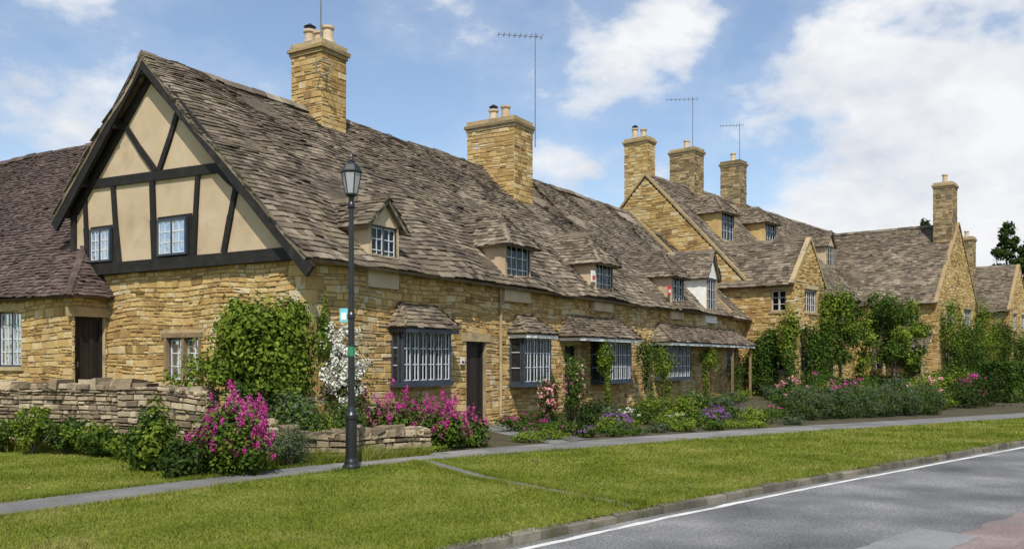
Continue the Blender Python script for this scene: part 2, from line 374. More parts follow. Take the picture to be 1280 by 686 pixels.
def dormer(B,fr,a,wf,zb,width,zt,zp,sl,hip=False,body='plaster',nl=2,ny=3,nx=2):
    P=fr.face('front',wf); a0,a1=a-width/2,a+width/2; m=.07
    hole=[(a0+m,a1-m,zb+.1,zt-.07)]
    cells(B('dormer_fronts_'+body,body),P,a0,a1,zb-.4,zt,hole)
    window(B,P,*hole[0],d0=-.05,nl=nl,nx=nx,ny=ny,room=.25,sill=True,lintel=False,curt=.7)
    zl=zt-.12
    bk=(zp-zb)/math.tan(sl)+.6
    for kind,off in (('left',a0),('right',a1)):
        Q=fr.face(kind,off); cells(B('dormer_cheeks_'+body,body),Q,wf,wf+bk,zb-.5,zt)
    if not hip: B('dormer_fronts_'+body,body).poly([P(a0,zt,0),P(a1,zt,0),P(a,zp-.06,0)])
    ov=.17
    roof2(B,fr,'v',wf-(.24 if hip else .12),wf+bk,a0-ov,zl,a,zp,a1+ov,zl,hip=hip,part='dormer_roofs',e=(.15,.09),wob=.02,w=(.12,.26),ridge=True)
def canopy(B,fr,a0,a1,p,z0,z1,board='white'):
    th=math.atan2(z1-z0,p); L=math.hypot(p,z1-z0); c=p/L
    mb=B('canopy_roofs','slate')
    P=fr.slope('front',-p,z0,th,.03); lim=lambda q:(a0+q*c*.8,a1-q*c*.8); slates(mb,P,lim,L,e=(.13,.10)); slab(mb,P,lim,L,-.06)
    for kind,off in (('left',a0),('right',a1)):
        P=fr.slope(kind,off,z0,math.atan2(z1-z0,p*.8),.01); L2=math.hypot(z1-z0,p*.8)
        lim2=lambda q:(-p+q*p/L2,0); slates(mb,P,lim2,L2,e=(.13,.10)); slab(mb,P,lim2,L2,-.06)
    Q=fr.face('front',-p); f=B('canopy_fascia_'+board,board)
    f.box(Q,a0+.05,a1-.05,z0-.13,z0-.05,-.06,-.01)
    for k,o in (('left',a0+.05),('right',a1-.05)): f.box(fr.face(k,o),-p+.065,0,z0-.13,z0-.05,-.04,0)
def bay(B,fr,a0,a1,z0,z1,p,nl,ny=3):
    P=fr.face('front',-p)
    window(B,P,a0,a1,z0,z1,d0=0,nl=nl,ny=ny,room=p+.35,sill=False,lintel=False,reveal=False,curt=.9)
    for k,o in (('left',a0),('right',a1)):
        Q=fr.face(k,o); f=B('window_frames','frame')
        f.box(Q,-p+.045,-.01,z0,z0+.05,-.04,.03); f.box(Q,-p+.045,-.01,z1-.05,z1,-.04,.03)
        f.box(Q,-p+.043,-p+.09,z0+.05,z1-.05,-.04,.028); f.box(Q,-.07,-.01,z0+.05,z1-.05,-.04,.028)
        for i in range(1,ny): z=z0+(z1-z0)*i/ny; B('glazing_bars','bars').box(Q,-p+.09,-.07,z-.009,z+.009,.0,.014)
        B('window_glass','glass').quad(Q(-p+.09,z0+.05,-.004),Q(-.07,z0+.05,-.004),Q(-.07,z1-.05,-.004),Q(-p+.09,z1-.05,-.004))
    B('bay_sills','frame').box(P,a0-.06,a1+.06,z0-.09,z0-.002,-p,.07)
    B('bay_sills','frame').box(P,a0-.02,a1+.02,z1+.002,z1+.08,-p,.03)

# ---------------------------------------------------------------- frames
FA=Fr(-3.87,16.8,31.4)
FB=Fr(11.24,41.55,39.0)

# ---- timber framed cottage (s 0..16)
A=Obj('timber_framed_stone_cottage',FA.pt(8,3,0))
PF=FA.face('front',0); PG=FA.face('left',0)
hA=[(2.5,4.25,1.1,2.24),(5.3,6.17,0,2.05),(7.3,8.7,.98,2.22),(10.3,11.1,0,2.05),(12.0,14.0,.95,2.2)]
wall(A,PF,0,16,0,3.66,hA)
hG=[(2.95,4.05,1.15,2.07)]
wall(A,PG,0,7.2,0,3.6,hG)
z=0
i=0
while z<3.4:
    h=U(.2,.27); l=(.42,.24)[i%2]; k=(.24,.42)[i%2]
    A('quoins','stone').box(PF,-.045,l,z+.005,z+h-.005,-.1,.045,.008)
    A('quoins','stone').box(PG,.0,k,z+.006,z+h-.006,-.03,.048,.008)
    z+=h; i+=1
window(A,PG,*hG[0],nl=2,nx=2,ny=3,frame='frame')
A('oak_window_frame','oak').box(PG,3.46,3.54,1.15,2.07,-.07,.03)
for a in (2.93,4.01): A('oak_window_frame','oak').box(PG,a,a+.07,1.13,2.09,-.05,.045)
A('oak_window_frame','oak').box(PG,2.86,4.15,2.075,2.17,-.05,.05)
# gable
A('render_panels','plaster').poly([PG(0.02,3.6,.08),PG(7.2,3.6,.08),PG(7.2,5.08,.08),PG(4.4,7.9,.08),PG(.02,3.68,.08)])
T=A('timber_frame','timber')
T.box(PG,-.05,7.22,3.5,3.74,-.02,.17,.008)
T.beam(PG,(6.75,5.56),(2.3,5.46),.2,.06,.135)
T.beam(PG,(7.12,5.0),(4.45,7.68),.26,.06,.14); T.beam(PG,(.1,3.72),(4.45,7.72),.26,.06,.145)
for p,q,w in (((6.62,3.72),(6.75,5.44),.13),((5.5,3.74),(5.72,5.44),.14),((4.28,3.74),(4.38,5.44),.17),((3.05,3.74),(2.92,5.44),.14),((2.15,3.74),(1.75,5.2),.14),((2.35,5.48),(1.5,4.85),.16),
              ((4.25,5.6),(5.3,6.72),.13),((4.15,5.6),(3.5,6.85),.13)):
    m_=((p[0]+q[0])/2+U(-.04,.04),(p[1]+q[1])/2); dd=.13+U(0,.008)
    T.beam(PG,p,m_,w*U(.95,1.1),.06,dd); T.beam(PG,m_,q,w*U(.85,1.0),.06,dd-.004)
T.box(PG,7.08,7.22,3.74,5.1,.06,.15)
for a0,a1,z0,z1 in ((5.72,6.46,3.78,4.52),(3.2,4.12,3.78,4.55)):
    T.box(PG,a0-.07,a1+.07,z0-.05,z1+.07,.07,.11)
    window(A,PG,a0,a1,z0,z1,d0=.15,nl=2,nx=2,ny=3,room=.035,sill=False,lintel=False,reveal=False)
T.beam(PG,(-.42,3.22),(4.4,7.90),.26,.29,.36); T.beam(PG,(7.56,4.64),(4.4,7.90),.26,.29,.355)
for a,z in ((5.45,6.75),(6.6,5.6),(3.1,6.6),(1.6,5.15),(4.4,7.75)):
    T.box(PG,a-.09,a+.09,z-.12,z+.08,.02,.33)
roof2(A,FA,'u',-.37,16.05,-.34,3.47,4.4,8.04,7.46,4.9,wob=.12)
sA=math.atan2(8.04-3.47,4.74)
dormer(A,FA,2.15,-.10,3.5,.98,4.45,4.98,sA,nl=2,ny=3)
dormer(A,FA,7.5,-.14,3.5,1.3,4.65,5.45,sA,hip=True)
dormer(A,FA,12.65,-.14,3.5,1.3,4.65,5.5,sA,hip=True)
bay(A,FA,2.5,4.25,1.12,2.24,.28,6); canopy(A,FA,2.38,4.38,.5,2.32,2.86,'frame')
door(A,PF,5.3,6.17,0,2.05)
bay(A,FA,7.3,8.7,1.0,2.2,.42,4); canopy(A,FA,7.15,8.85,.62,2.3,2.8)
door(A,PF,10.3,11.1,0,2.05)
bay(A,FA,12.0,14.0,.97,2.18,.42,6); canopy(A,FA,9.9,14.2,.75,2.28,2.92)
chimney(A,FA,4.95,4.4,.92,1.05,7.2,9.78,pots=3)
chimney(A,FA,13.2,4.0,1.2,1.85,6.4,9.6,pots=2)
A('downpipe','dressed').tube(FA.pt(6.75,-.08,0),FA.pt(6.75,-.08,3.4),.035,.035,8)
A.done()

# ---- next cottage (16..24.8) and low end (24.8..27.6)
A2=Obj('stone_cottage',FA.pt(20,3,0))
hB=[(17.0,19.4,.95,2.2),(22.0,23.0,0,2.05)]
wall(A2,PF,16,24.8,0,3.66,hB)
roof2(A2,FA,'u',16.02,24.9,-.34,3.47,4.4,8.22,7.6,5.0,wob=.10)
dormer(A2,FA,18.9,-.14,3.5,1.3,4.75,5.6,sA,hip=True)
dormer(A2,FA,22.7,-.14,3.5,1.35,4.98,6.0,sA,body='white')
bay(A2,FA,17.0,19.4,.97,2.18,.42,6); door(A2,PF,22.0,23.0,0,2.05)
canopy(A2,FA,16.6,26.5,.85,2.25,2.92)
for s in (20.6,23.6,26.1): A2('canopy_posts','oak').box(FA.face('front',-.75),s,s+.09,0,2.12,-.09,0)
coping(A2,FA.face('right',24.9),[(-.3,3.6),(4.4,8.3)])
A2.done()
A3=Obj('stone_cottage',FA.pt(26,3,0))
wall(A3,PF,24.8,27.9,0,3.6,[(25.0,26.3,1.0,2.05)])
window(A3,PF,25.0,26.3,1.0,2.05,nl=3)
roof2(A3,FA,'u',24.95,28.1,-.34,3.4,4.2,7.6,8,4,wob=.05)
A3.done()

# ---- left tiled wing
W=Obj('clay_tiled_cottage',FA.pt(2,12,0))
PW=FA.face('left',-.85); PS=FA.face('front',6.06)
hw=[(7.95,9.0,1.45,2.72)]
wall(W,PW,6.06,18,0,3.1,hw); window(W,PW,*hw[0],nl=2,ny=4,nx=3)
stones(W('stone_walls','stone'),PS,-.85,-.02,0,3.1,[(-.8,-.08,0,2.55)]); cells(W('wall_core','mortar'),PS,-.85,0,0,3.1,[(-.8,-.08,0,2.55)])
door(W,PS,-.8,-.08,0.45,2.55)
roof2(W,FA,'v',5.8,19,-1.12,3.0,3.2,7.75,7.5,3.0,mat='tile',hip=True,e=(.11,.10),w=(.13,.18),wob=.06)
W.done()

# ---- tall house B
B=Obj('tall_stone_house',FB.pt(10,5,0))
PL=FB.face('left',-1.3); PB=FB.face('front',0)
wall(B,PL,0,10,2.4,5.3,**FARS); gable(B,PL,0,10,5.3,5,10.5,**FARS)
coping(B,PL,[(-.3,5.15),(5,10.70),(10.3,5.15)])
hb=[(4.2,5.6,3.75,4.8),(8.2,9.6,3.75,4.8),(11.5,12.9,3.75,4.8),(4.2,5.8,1,2.2),(8.2,9.8,1,2.2),(11.4,12.3,0,2.05)]
wall(B,PB,2.2,14.5,0,5.2,hb,**FARS)
for h in hb[:5]: window(B,PB,*h,nl=2,nx=2,ny=3,frame='dressed')
door(B,PB,11.4,12.3,0,2.05)
SB=dict(e=(.2,.13),w=(.16,.36))
roof2(B,FB,'u',-1.25,27,-.3,5.1,5,10.7,10.3,5.1,wob=.09,**SB)
sB=math.atan2(5.6,5.3)
dormer(B,FB,1.3,1.9,7.35,1.5,8.9,9.75,sB,hip=True,body='stone'); dormer(B,FB,7.0,2.1,7.6,1.5,9.1,9.9,sB,hip=True,body='stone')
dormer(B,FB,15,1.7,7.2,1.4,8.6,9.4,sB,body='plaster')
PWf=FB.face('front',-2.5); PWl=FB.face('left',-1.3); PWr=FB.face('right',2.2)
hf=[(-.25,1.3,3.75,4.8),(-.7,1.6,1.05,2.3)]
wall(B,PWf,-1.3,2.2,0,5.05,hf,**FARS); gable(B,PWf,-1.3,2.2,5.05,.45,6.95,**FARS)
for h in hf: window(B,PWf,*h,nl=3,nx=2,ny=3,frame='dressed')
hl=[(-2.1,-1.4,3.75,4.7),(-2.1,-1.3,1.1,2.2)]
wall(B,PWl,-2.5,0,0,5.0,hl,**FARS); wall(B,PWr,-2.5,0,0,5.0,**FARS)
for h in hl: window(B,PWl,*h,nl=2,nx=1,ny=3,frame='dressed')
roof2(B,FB,'v',-2.48,2.3,-1.55,4.9,.45,7.1,2.45,4.9,wob=.03,**SB)
coping(B,PWf,[(-1.6,4.95),(.45,7.12),(2.5,4.95)])
chimney(B,FB,-.85,5.6,.75,1.3,9.0,12.6,pots=2); chimney(B,FB,3.5,5.3,1.05,1.45,9.8,12.8,pots=1,mat='weathered'); chimney(B,FB,9.0,5.2,.9,1.2,9.8,13.1,pots=1,mat='weathered')
B('downpipe','black').tube(FB.pt(2.4,-.1,0),FB.pt(2.4,-.1,5),.05,.05,8)
B.done()

# ---- house C
C=Obj('gabled_stone_house',FB.pt(19,2,0))
PC=FB.face('left',14.5); PCf=FB.face('front',-4.5)
hc=[(-3.5,-2.4,3.5,4.5),(-3.6,-2.7,0,2.05),(-1.8,-.9,1.1,2.1)]
wall(C,PC,-4.5,0.2,0,4.95,hc,**FARS); window(C,PC,*hc[0],nl=2,frame='timber'); door(C,PC,*hc[1]); window(C,PC,*hc[2])
hcf=[(16.2,18.2,3.6,4.75),(20.6,22.6,3.6,4.75),(16.1,18.4,1.0,2.3),(20.4,22.8,1.0,2.3)]
wall(C,PCf,14.5,24.2,0,4.95,hcf,**FARS); gable(C,PCf,14.5,24.2,4.95,19.35,9.65,**FARS)
for h in hcf: window(C,PCf,*h,nl=3,frame='dressed')
roof2(C,FB,'v',-4.46,9,14.2,4.75,19.35,9.8,24.5,4.75,wob=.12,**SB)
coping(C,PCf,[(14.2,4.8),(19.35,9.86),(24.5,4.8)])
chimney(C,FB,18.7,-3.9,1.2,1.05,8.6,12.2,pots=1,mat='weathered')
th=math.atan2(1.1,1.3)
P=FB.slope('left',13.2,2.1,th,.02); slates(C('porch_roof','slate'),P,lambda q:(-4.2,-1.9),1.7,e=(.18,.15)); slab(C('porch_roof','slate'),P,lambda q:(-4.2,-1.9),1.7)
for b in (-4.1,-2.0): C('porch_posts','dressed').box(FB.face('left',13.3),b,b+.12,0,2.1,-.12,0)
C.done()
Dh=Obj('gabled_stone_house',FB.pt(30,0,0))
PD=FB.face('left',26.1); PDf=FB.face('front',-6.1)
hd0=[(-4.6,-3.4,3.6,4.6),(-1.5,-.3,3.6,4.6),(-4.6,-3.4,1,2.1)]
wall(Dh,PD,-6.1,3,0,5.0,hd0,**FARS)
for h in hd0: window(Dh,PD,*h)
hd=[(26.9,28.2,3.6,4.7),(29.9,31.2,3.6,4.7),(26.9,28.3,1,2.2),(29.9,31.3,1,2.2)]
wall(Dh,PDf,26.1,32.1,0,5.0,hd,**FARS); gable(Dh,PDf,26.1,32.1,5.0,29.1,7.85,**FARS)
for h in hd: window(Dh,PDf,*h,nl=2,frame='dressed')
roof2(Dh,FB,'v',-6.05,6,25.8,4.8,29.1,8.0,32.4,4.8,wob=.06,**SB)
coping(Dh,PDf,[(25.8,4.85),(29.1,8.05),(32.4,4.85)])
chimney(Dh,FB,28.5,-3.0,.95,.95,6.8,10.1,pots=1,mat='weathered')
Dh.done()

# ---------------------------------------------------------------- ground
def sheet(name,pts,z,mat):
    mb=MB(); mb.poly([Vector((x,y,z)) for x,y in pts]); return mkobj(name,mb,M[mat])
def strip(name,U_,L_,z,mat,thick=0):
    mb=MB()
    n=min(len(U_),len(L_))
    for i in range(n-1):
        mb.quad(*[Vector((*p,z)) for p in (U_[i],U_[i+1],L_[i+1],L_[i])])
    return mkobj(name,mb,M[mat])
def offs(line,d):
    out=[]
    for i,p in enumerate(line):
        a=line[max(0,i-1)]; b=line[min(len(line)-1,i+1)]; dx,dy=b[0]-a[0],b[1]-a[1]; l=math.hypot(dx,dy)
        out.append((p[0]+dy/l*d,p[1]-dx/l*d))
    return out
def fine(line,n):
    out=[]
    for i in range(len(line)-1):
        a=Vector(line[i]);b=Vector(line[i+1])
        out+= [tuple(a+(b-a)*(k/n)) for k in range(n)]
    return out+[tuple(line[-1])]
def ragged(line,amp,sc=1.3):
    return [(x+amp*noise.noise((x*sc,y*sc,3)),y+amp*noise.noise((x*sc,y*sc,9))) for x,y in line]
sheet('ground',[(-900,-900),(900,-900),(900,900),(-900,900)],-.13,'field')
K=offs([(-31,-25),(-10,-2.6),(-.54,7.56),(1.38,9.55),(3.84,11.95),(10.2,17.8),(20,25.9),(40,40),(90,70)],-.10)
strip('road',offs(K,-.02),offs(K,7.2),-.10,'road')
strip('road_edge_line',ragged(fine(offs(K,.20),14),.03,2.5),ragged(fine(offs(K,.285),14),.03,2.7),-.096,'line')
strip('red_surfacing',ragged(fine([(2.75,7.1),(6.3,10.6),(9.6,13.8)],20),.08,2),ragged(fine([(4.4,5.6),(7.95,9.1),(11.25,12.3)],20),.08,2),-.092,'redroad')
strip('asphalt_patch',ragged(fine([(2.35,7.3),(4.1,9.0)],12),.03,4),ragged(fine([(2.75,6.85),(4.5,8.55)],12),.03,4),-.088,'patch')
sheet('grass_verge',list(K)+[(300,70),(300,400),(-300,400),(-300,-25)],0,'lawn')
strip('far_verge',offs(K,7.3),offs(K,40),-.02,'lawn')
mb=MB()
def along(line,step):
    for i in range(len(line)-1):
        a=Vector(line[i]);b=Vector(line[i+1]); l=(b-a).length; n=max(1,round(l/step))
        for k in range(n): yield a+(b-a)*(k/n), a+(b-a)*((k+1)/n)
for a,b in along(K[1:8],.42):
    t=(b-a).normalized(); n=Vector((t.y,-t.x)); a=a+t*U(.005,.012); b=b-t*U(.005,.012); j=U(-.02,.012); o=n*U(-.018,.015)
    c0=[a-n*.02+o,b-n*.02+o,b+n*.085+o,a+n*.085+o]
    vs=[Vector((p.x,p.y,-.16)) for p in c0]+[Vector((p.x,p.y,.002+j)) for p in (c0[0],c0[1])]+[Vector((p.x,p.y,-.018+j)) for p in (c0[2],c0[3])]
    mb.add(vs,[(4,5,6,7),(0,1,5,4),(1,2,6,5),(2,3,7,6),(3,0,4,7)])
mkobj('kerb',mb,M['kerb'])
UP=[(-11.5,5.4),(-5.75,10.0),(-4.37,11.8),(-3.25,13.3),(-2.5,14.25),(-.58,16.1),(2.7,18.7),(6.94,21.6),(15.5,27),(34,39),(60,54)]
LP=[(-10.9,4.6),(-5.18,9.0),(-3.75,11.2),(-2.75,12.6),(-2.05,13.5),(-.1,15.15),(3.2,17.5),(7.4,20.4),(15.9,25.8),(34.6,37.6),(60.6,52.5)]
strip('footpath',UP,LP,.008,'path')
strip('stepping_path',[(-1.55,13.95),(-.55,12.1),(.45,10.75),(1.25,9.7)],[(-1.25,14.2),(-.32,12.28),(.63,10.91),(1.42,9.86)],.012,'path')
bed=[(-2.5,14.3),(-.58,16.15),(2.7,18.75),(6.94,21.65),(15.5,27.05),(34,39.1)]
mb=MB(); bk=[FA.pt(-.5,.0,0),FA.pt(3.5,0,0),FA.pt(9,0,0),FA.pt(27,0,0),FB.pt(14.5,-4.5,0),FB.pt(30,-6,0)]
for i in range(5): mb.quad(*[Vector((p[0],p[1],.004)) for p in (bed[i],bed[i+1],bk[i+1],bk[i])])
mkobj('garden_bed',mb,M['soil'])
mb=MB()
for i in range(6):
    for s0,s1 in ((5.0,5.68),(5.71,6.4)):
        y0=-.38-i*.6; sh=-i*.42
        q=[FA.pt(s0+sh+.01,y0,.012),FA.pt(s1+sh-.01,y0,.012),FA.pt(s1+sh-.01-.40,y0-.58,.012),FA.pt(s0+sh+.01-.40,y0-.58,.012)]
        mb.quad(*q)
mkobj('flagstone_path',mb,M['path'])

def drywall(name,pts,h,thick=.38):
    o=Obj(name,(pts[0][0],pts[0][1],0))
    for i in range(len(pts)-1):
        (x0,y0),(x1,y1)=pts[i],pts[i+1]; dx,dy=x1-x0,y1-y0; l=math.hypot(dx,dy); ux,uy=dx/l,dy/l; nx,ny=uy,-ux
        ha,hb_=h[i],h[i+1]; hm=min(ha,hb_)
        for sg,off in ((1,0),(-1,thick)):
            P=lambda a,z,d,sg=sg,off=off:Vector((x0+ux*a-nx*off+nx*d*sg,y0+uy*a-ny*off+ny*d*sg,z*(ha+(hb_-ha)*a/l)/hm if hm else z))
            stones(o('stones','drystone'),P,0,l,0,hm,h=(.035,.11),w=(.09,.34),pr=(-.0,.06),wob=.05)
            cells(o('core','soil'),P,0,l,0,hm,(),-.03)
        P=lambda a,z,d:Vector((x0+ux*a+nx*d,y0+uy*a+ny*d,z+(ha+(hb_-ha)*a/l)))
        a=0
        while a<l:
            w=U(.10,.30); o('cope_stones','drystone').box(P,a+.005,min(l,a+w),-.04,U(.0,.13),.03+U(-.05,.03),-thick-.02+U(-.02,.02),.032); a+=w
        for k,(xx,yy) in enumerate(((x0,y0),(x1,y1))):
            Pe=lambda a,z,d:Vector((xx-nx*a+(ux*d)*(1 if k else -1),yy-ny*a+(uy*d)*(1 if k else -1),z))
            stones(o('stones','drystone'),Pe,0,thick,0,h[i+k],h=(.05,.1),w=(.12,.3),pr=(0,.03))
    o.done()
drywall('drystone_garden_wall',[(-13.5,17.4),(-9,16.3),(-7,15.85),(-5.25,15.3)],[1.12,1.10,1.14,1.03])
drywall('low_garden_wall',[(-4.9,14.7),(-3.45,13.6),(-2.65,14.25),(-1.4,15.4)],[.72,.46,.42,.38],.3)

# ---------------------------------------------------------------- grass blades
rng=np.random.default_rng(3)
def inpoly(x,y,poly):
    ins=np.zeros(len(x),bool); n=len(poly)
    for i in range(n):
        x0,y0=poly[i];x1,y1=poly[(i+1)%n]
        if y0==y1: continue
        c=((y0>y)!=(y1>y))&(x<(x1-x0)*(y-y0)/(y1-y0)+x0); ins^=c
    return ins
def npmesh(name,V4,k,mats,mi=None):
    n=len(V4)//k
    me=D.meshes.new(name); me.vertices.add(len(V4)); me.vertices.foreach_set('co',V4.astype(np.float32).ravel())
    me.loops.add(len(V4)); me.loops.foreach_set('vertex_index',np.arange(len(V4),dtype=np.int32))
    me.polygons.add(n); me.polygons.foreach_set('loop_start',np.arange(0,len(V4),k,dtype=np.int32))
    try: me.polygons.foreach_set('loop_total',np.full(n,k,dtype=np.int32))
    except Exception: pass
    for m in mats: me.materials.append(M[m])
    if mi is not None: me.polygons.foreach_set('material_index',mi.astype(np.int32))
    me.update(calc_edges=True)
    o=D.objects.new(name,me); scene.collection.objects.link(o); return o
cross=[(-1.55,13.95),(-.55,12.1),(.45,10.75),(1.25,9.7),(1.42,9.86),(.63,10.91),(-.32,12.28),(-1.25,14.2)]
ver=[(-6.8,.9)]+list(K[2:8])+[(x,y) for x,y in LP[:10]][::-1]
left=[(x,y) for x,y in UP[:5]]+[(-3.5,13.7),(-4.9,14.9),(-5.2,15.2),(-9,16.2),(-13.5,17.3),(-13.5,6)]
def grassblades(name,polys,excl,n,h):
    pts=[]
    tot=0
    while tot<n:
        m=400000
        x=rng.uniform(-12,36,m); y=rng.uniform(5,40,m)
        vis=(np.abs(x)<y*.6+1)
        p=np.clip((8.5/y)**2.0,0,1); keep=(rng.random(m)<p)&vis
        x,y=x[keep],y[keep]
        k=np.zeros(len(x),bool)
        for po in polys: k|=inpoly(x,y,po)
        for po in excl: k&=~inpoly(x,y,po)
        pts.append(np.stack([x[k],y[k]],1)); tot+=k.sum()
    q=np.concatenate(pts)[:n]; s=np.clip(q[:,1]/9,1,2.5)
    an=rng.uniform(0,2*np.pi,n); w=rng.uniform(.0025,.005,n)*s*1.3
    patch=np.array([noise.noise((a*1.1,b*1.1,0)) for a,b in q])
    hh=rng.uniform(.4,1.2,n)*h*(1+.2*(s-1))*(1+.9*patch)
    b=np.stack([q[:,0],q[:,1],np.zeros(n)],1); t=np.stack([np.cos(an)*w,np.sin(an)*w,np.zeros(n)],1)
    tip=b+np.stack([rng.normal(0,.6,n)*hh,rng.normal(0,.6,n)*hh,hh],1)
    V=np.stack([b-t,b+t,tip],1).reshape(-1,3)
    return npmesh(name,V,3,['blade'])
grassblades('lawn_grass',[ver,left],[cross],330000,.030)
def tufts(name,lines,n,h):
    V=[]
    for ln,d in lines:
        ln=[Vector(p) for p in ln]; segl=[(ln[i+1]-ln[i]).length for i in range(len(ln)-1)]; tot=sum(segl)
        for _ in range(n):
            r=random.random()**1.6*tot; i=0
            while r>segl[i] and i<len(segl)-1: r-=segl[i]; i+=1
            p=ln[i]+(ln[i+1]-ln[i])*(r/segl[i]); c=noise.noise((p.x*2,p.y*2,0)); 
            p=p+Vector((random.gauss(0,.03+d*max(0,c)),random.gauss(0,.03+d*max(0,c)))); hh=h*U(.5,1.3)*(1+max(0,c)); an=U(0,6.28); w=.005
            V+= [(p.x-math.cos(an)*w,p.y-math.sin(an)*w,0),(p.x+math.cos(an)*w,p.y+math.sin(an)*w,0),(p.x+random.gauss(0,.4)*hh,p.y+random.gauss(0,.4)*hh,hh)]
    return npmesh(name,np.array(V),3,['blade'])
tufts('edge_grass',[(LP[1:8],.06),(UP[1:5],.05),(offs(K,.02)[1:7],.07),(cross[:4],.05),(cross[4:],.05)],7000,.05)
tufts('long_grass',[([(-12,16.4),(-9,15.9),(-5.3,14.95)],.25),([(-5,14.4),(-3.5,13.35),(-2.6,13.95),(-1.4,15.05)],.10)],7000,.18)

# ---------------------------------------------------------------- plants
def leafcloud(c,r,n,size,m=None,spread=.30,shell=(.3,.95)):
    c=np.array(c);r=np.array(r if hasattr(r,'__len__') else (r,r,r))
    m=m or max(6,int(n/130))
    s=rng.normal(size=(m,3)); s/=np.linalg.norm(s,axis=1)[:,None]; s*=rng.uniform(shell[0],shell[1],(m,1))
    k=rng.uniform(.45,1.35,m)
    i=rng.integers(0,m,n)
    off=rng.normal(size=(n,3)); 
    p=c+(s[i]+off*np.array(spread)*k[i][:,None])*r
    p[:,2]=np.abs(p[:,2]-.02)+.02
    nr=(p-c)/r; nr/=np.linalg.norm(nr,axis=1)[:,None]+1e-6
    nr=nr*.6+off*.35+rng.normal(size=(n,3))*.5+np.array([0,0,.35]); nr/=np.linalg.norm(nr,axis=1)[:,None]
    t=np.cross(nr,rng.normal(size=(n,3))); t/=np.linalg.norm(t,axis=1)[:,None]+1e-6; b=np.cross(nr,t)
    sz=size*rng.uniform(.6,1.35,n)[:,None]
    return np.stack([p-t*sz*.5,p+b*sz*.28+nr*sz*.06,p+t*sz*.5,p-b*sz*.28+nr*sz*.06],1).reshape(-1,3)
def plant(name,parts,stems=None,loc=None):
    """parts: (mat, centre, radii, n, leafsize)"""
    mats=[];VV=[];MI=[]
    for pt in parts:
        mat,c,r,n,sz=pt[:5]; kw=pt[5] if len(pt)>5 else {}
        if mat not in mats: mats.append(mat)
        V=leafcloud(c,r,n,sz,**kw); VV.append(V); MI.append(np.full(len(V)//4,mats.index(mat)))
    V=np.concatenate(VV)
    if stems:
        o=D.objects.new(name,None); o.location=(parts[0][1][0],parts[0][1][1],0); scene.collection.objects.link(o)
        f=npmesh('foliage',V,4,mats,np.concatenate(MI)); f.parent=o; f.location=(-o.location[0],-o.location[1],0)
        mb=MB()
        for p,q,a,b in stems: mb.tube(p,q,a,b,6)
        mkobj('stems',mb,M['bark'],o)
    else: o=npmesh(name,V,4,mats,np.concatenate(MI))
    return o
def stemset(x,y,h,sp,n=6,r=.02,x1=None,y1=None):
    x1=x if x1 is None else x1; y1=y if y1 is None else y1
    return [((x+U(-.05,.05),y+U(-.05,.05),0),(x1+U(-sp,sp),y1+U(-sp,sp),h*U(.7,1)),r,r*.4) for _ in range(n)]
def bush(name,x,y,h,w,mat,n=None,sz=.06,fl=None,fn=0,fs=.035,mat2=None):
    n=n or int(2600*w*h+500)
    parts=[(mat,(x,y,h*.45),(w,w*.9,h*.5),n,sz)]
    if mat2: parts.append((mat2,(x+w*.1,y-w*.1,h*.55),(w*.9,w*.8,h*.42),n//2,sz*.9))
    if fl: parts.append((fl,(x,y,h*.66),(w*1.02,w*.95,h*.45),fn,fs,dict(spread=.10,m=max(12,fn//35),shell=(.6,1.05))))
    return plant(name,parts,stemset(x,y,h*.7,w*.6,5,.012))
plant('climbing_hydrangea_shrub',[('leafy',(-4.35,15.55,2.05),(.75,.5,.55),5200,.10),('leafy',(-4.05,15.45,1.55),(.7,.5,.55),3000,.09),('leaf',(-4.45,15.75,1.5),(.85,.55,.65),4500,.10),('leafy',(-5.0,15.6,1.4),(.42,.4,.35),2000,.09),('leafy',(-3.7,15.4,1.2),(.3,.35,.45),1600,.08),('leafy',(-4.7,15.5,2.35),(.3,.3,.3),900,.09),('leafy',(-3.72,15.5,2.3),(.25,.25,.35),800,.09)],stemset(-4.3,15.75,1.6,.5,9,.03))
bush('garden_shrub',-5.75,15.9,1.65,.5,'leafy',2500,.08)
bush('garden_shrub',-3.55,14.6,1.05,.5,'leaf',3500,.07,mat2='leafg')
bush('garden_shrub',-3.1,14.65,.8,.35,'leafy',1800,.06)
bush('garden_shrub',-4.35,14.5,1.2,.4,'leafg',2600,.06)
bush('silver_shrub',-3.35,13.35,.68,.36,'leafg',2800,.035)
bush('garden_shrub',-2.75,14.6,.55,.3,'leaf',1200,.05)
def valerian(x,y,h,w,n=3500,f=4200,low=.3):
    parts=[('leaf',(x,y,h*.36),(w,w*.8,h*.42),n,.075),('leafy',(x,y-.05,h*.3),(w*.9,w*.8,h*.32),n//3,.06)]
    st=stemset(x,y,h*.7,w*.5,6,.008)
    k=int(f/55)
    for i in range(k):
        an=U(0,6.28); rr=math.sqrt(U(0,1)); dx,dy=math.cos(an)*rr*w*1.08,math.sin(an)*rr*w*.9
        z=h*(1-.45*rr*rr)*U(.62,1.03)
        if random.random()<low: z*=U(.4,.85); 
        if random.random()<.06: z*=1.1
        parts.append(('mag',(x+dx,y+dy,z),(.035,.035,.08),55,.030,dict(m=6,spread=.4,shell=(.1,.9))))
        if i%3==0: st.append(((x+dx*.6,y+dy*.6,h*.3),(x+dx,y+dy,z),.004,.003))
    return plant('red_valerian',parts,st)
valerian(-3.85,12.45,1.28,.50,3600,10500,.5)
valerian(-4.4,12.95,.85,.35,2000,2200,.4)
bush('garden_shrub',-4.45,12.2,.5,.3,'leafd',1500,.07)
bush('leafy_perennial',-5.15,12.8,.9,.28,'leaf',1900,.09,mat2='leafy')
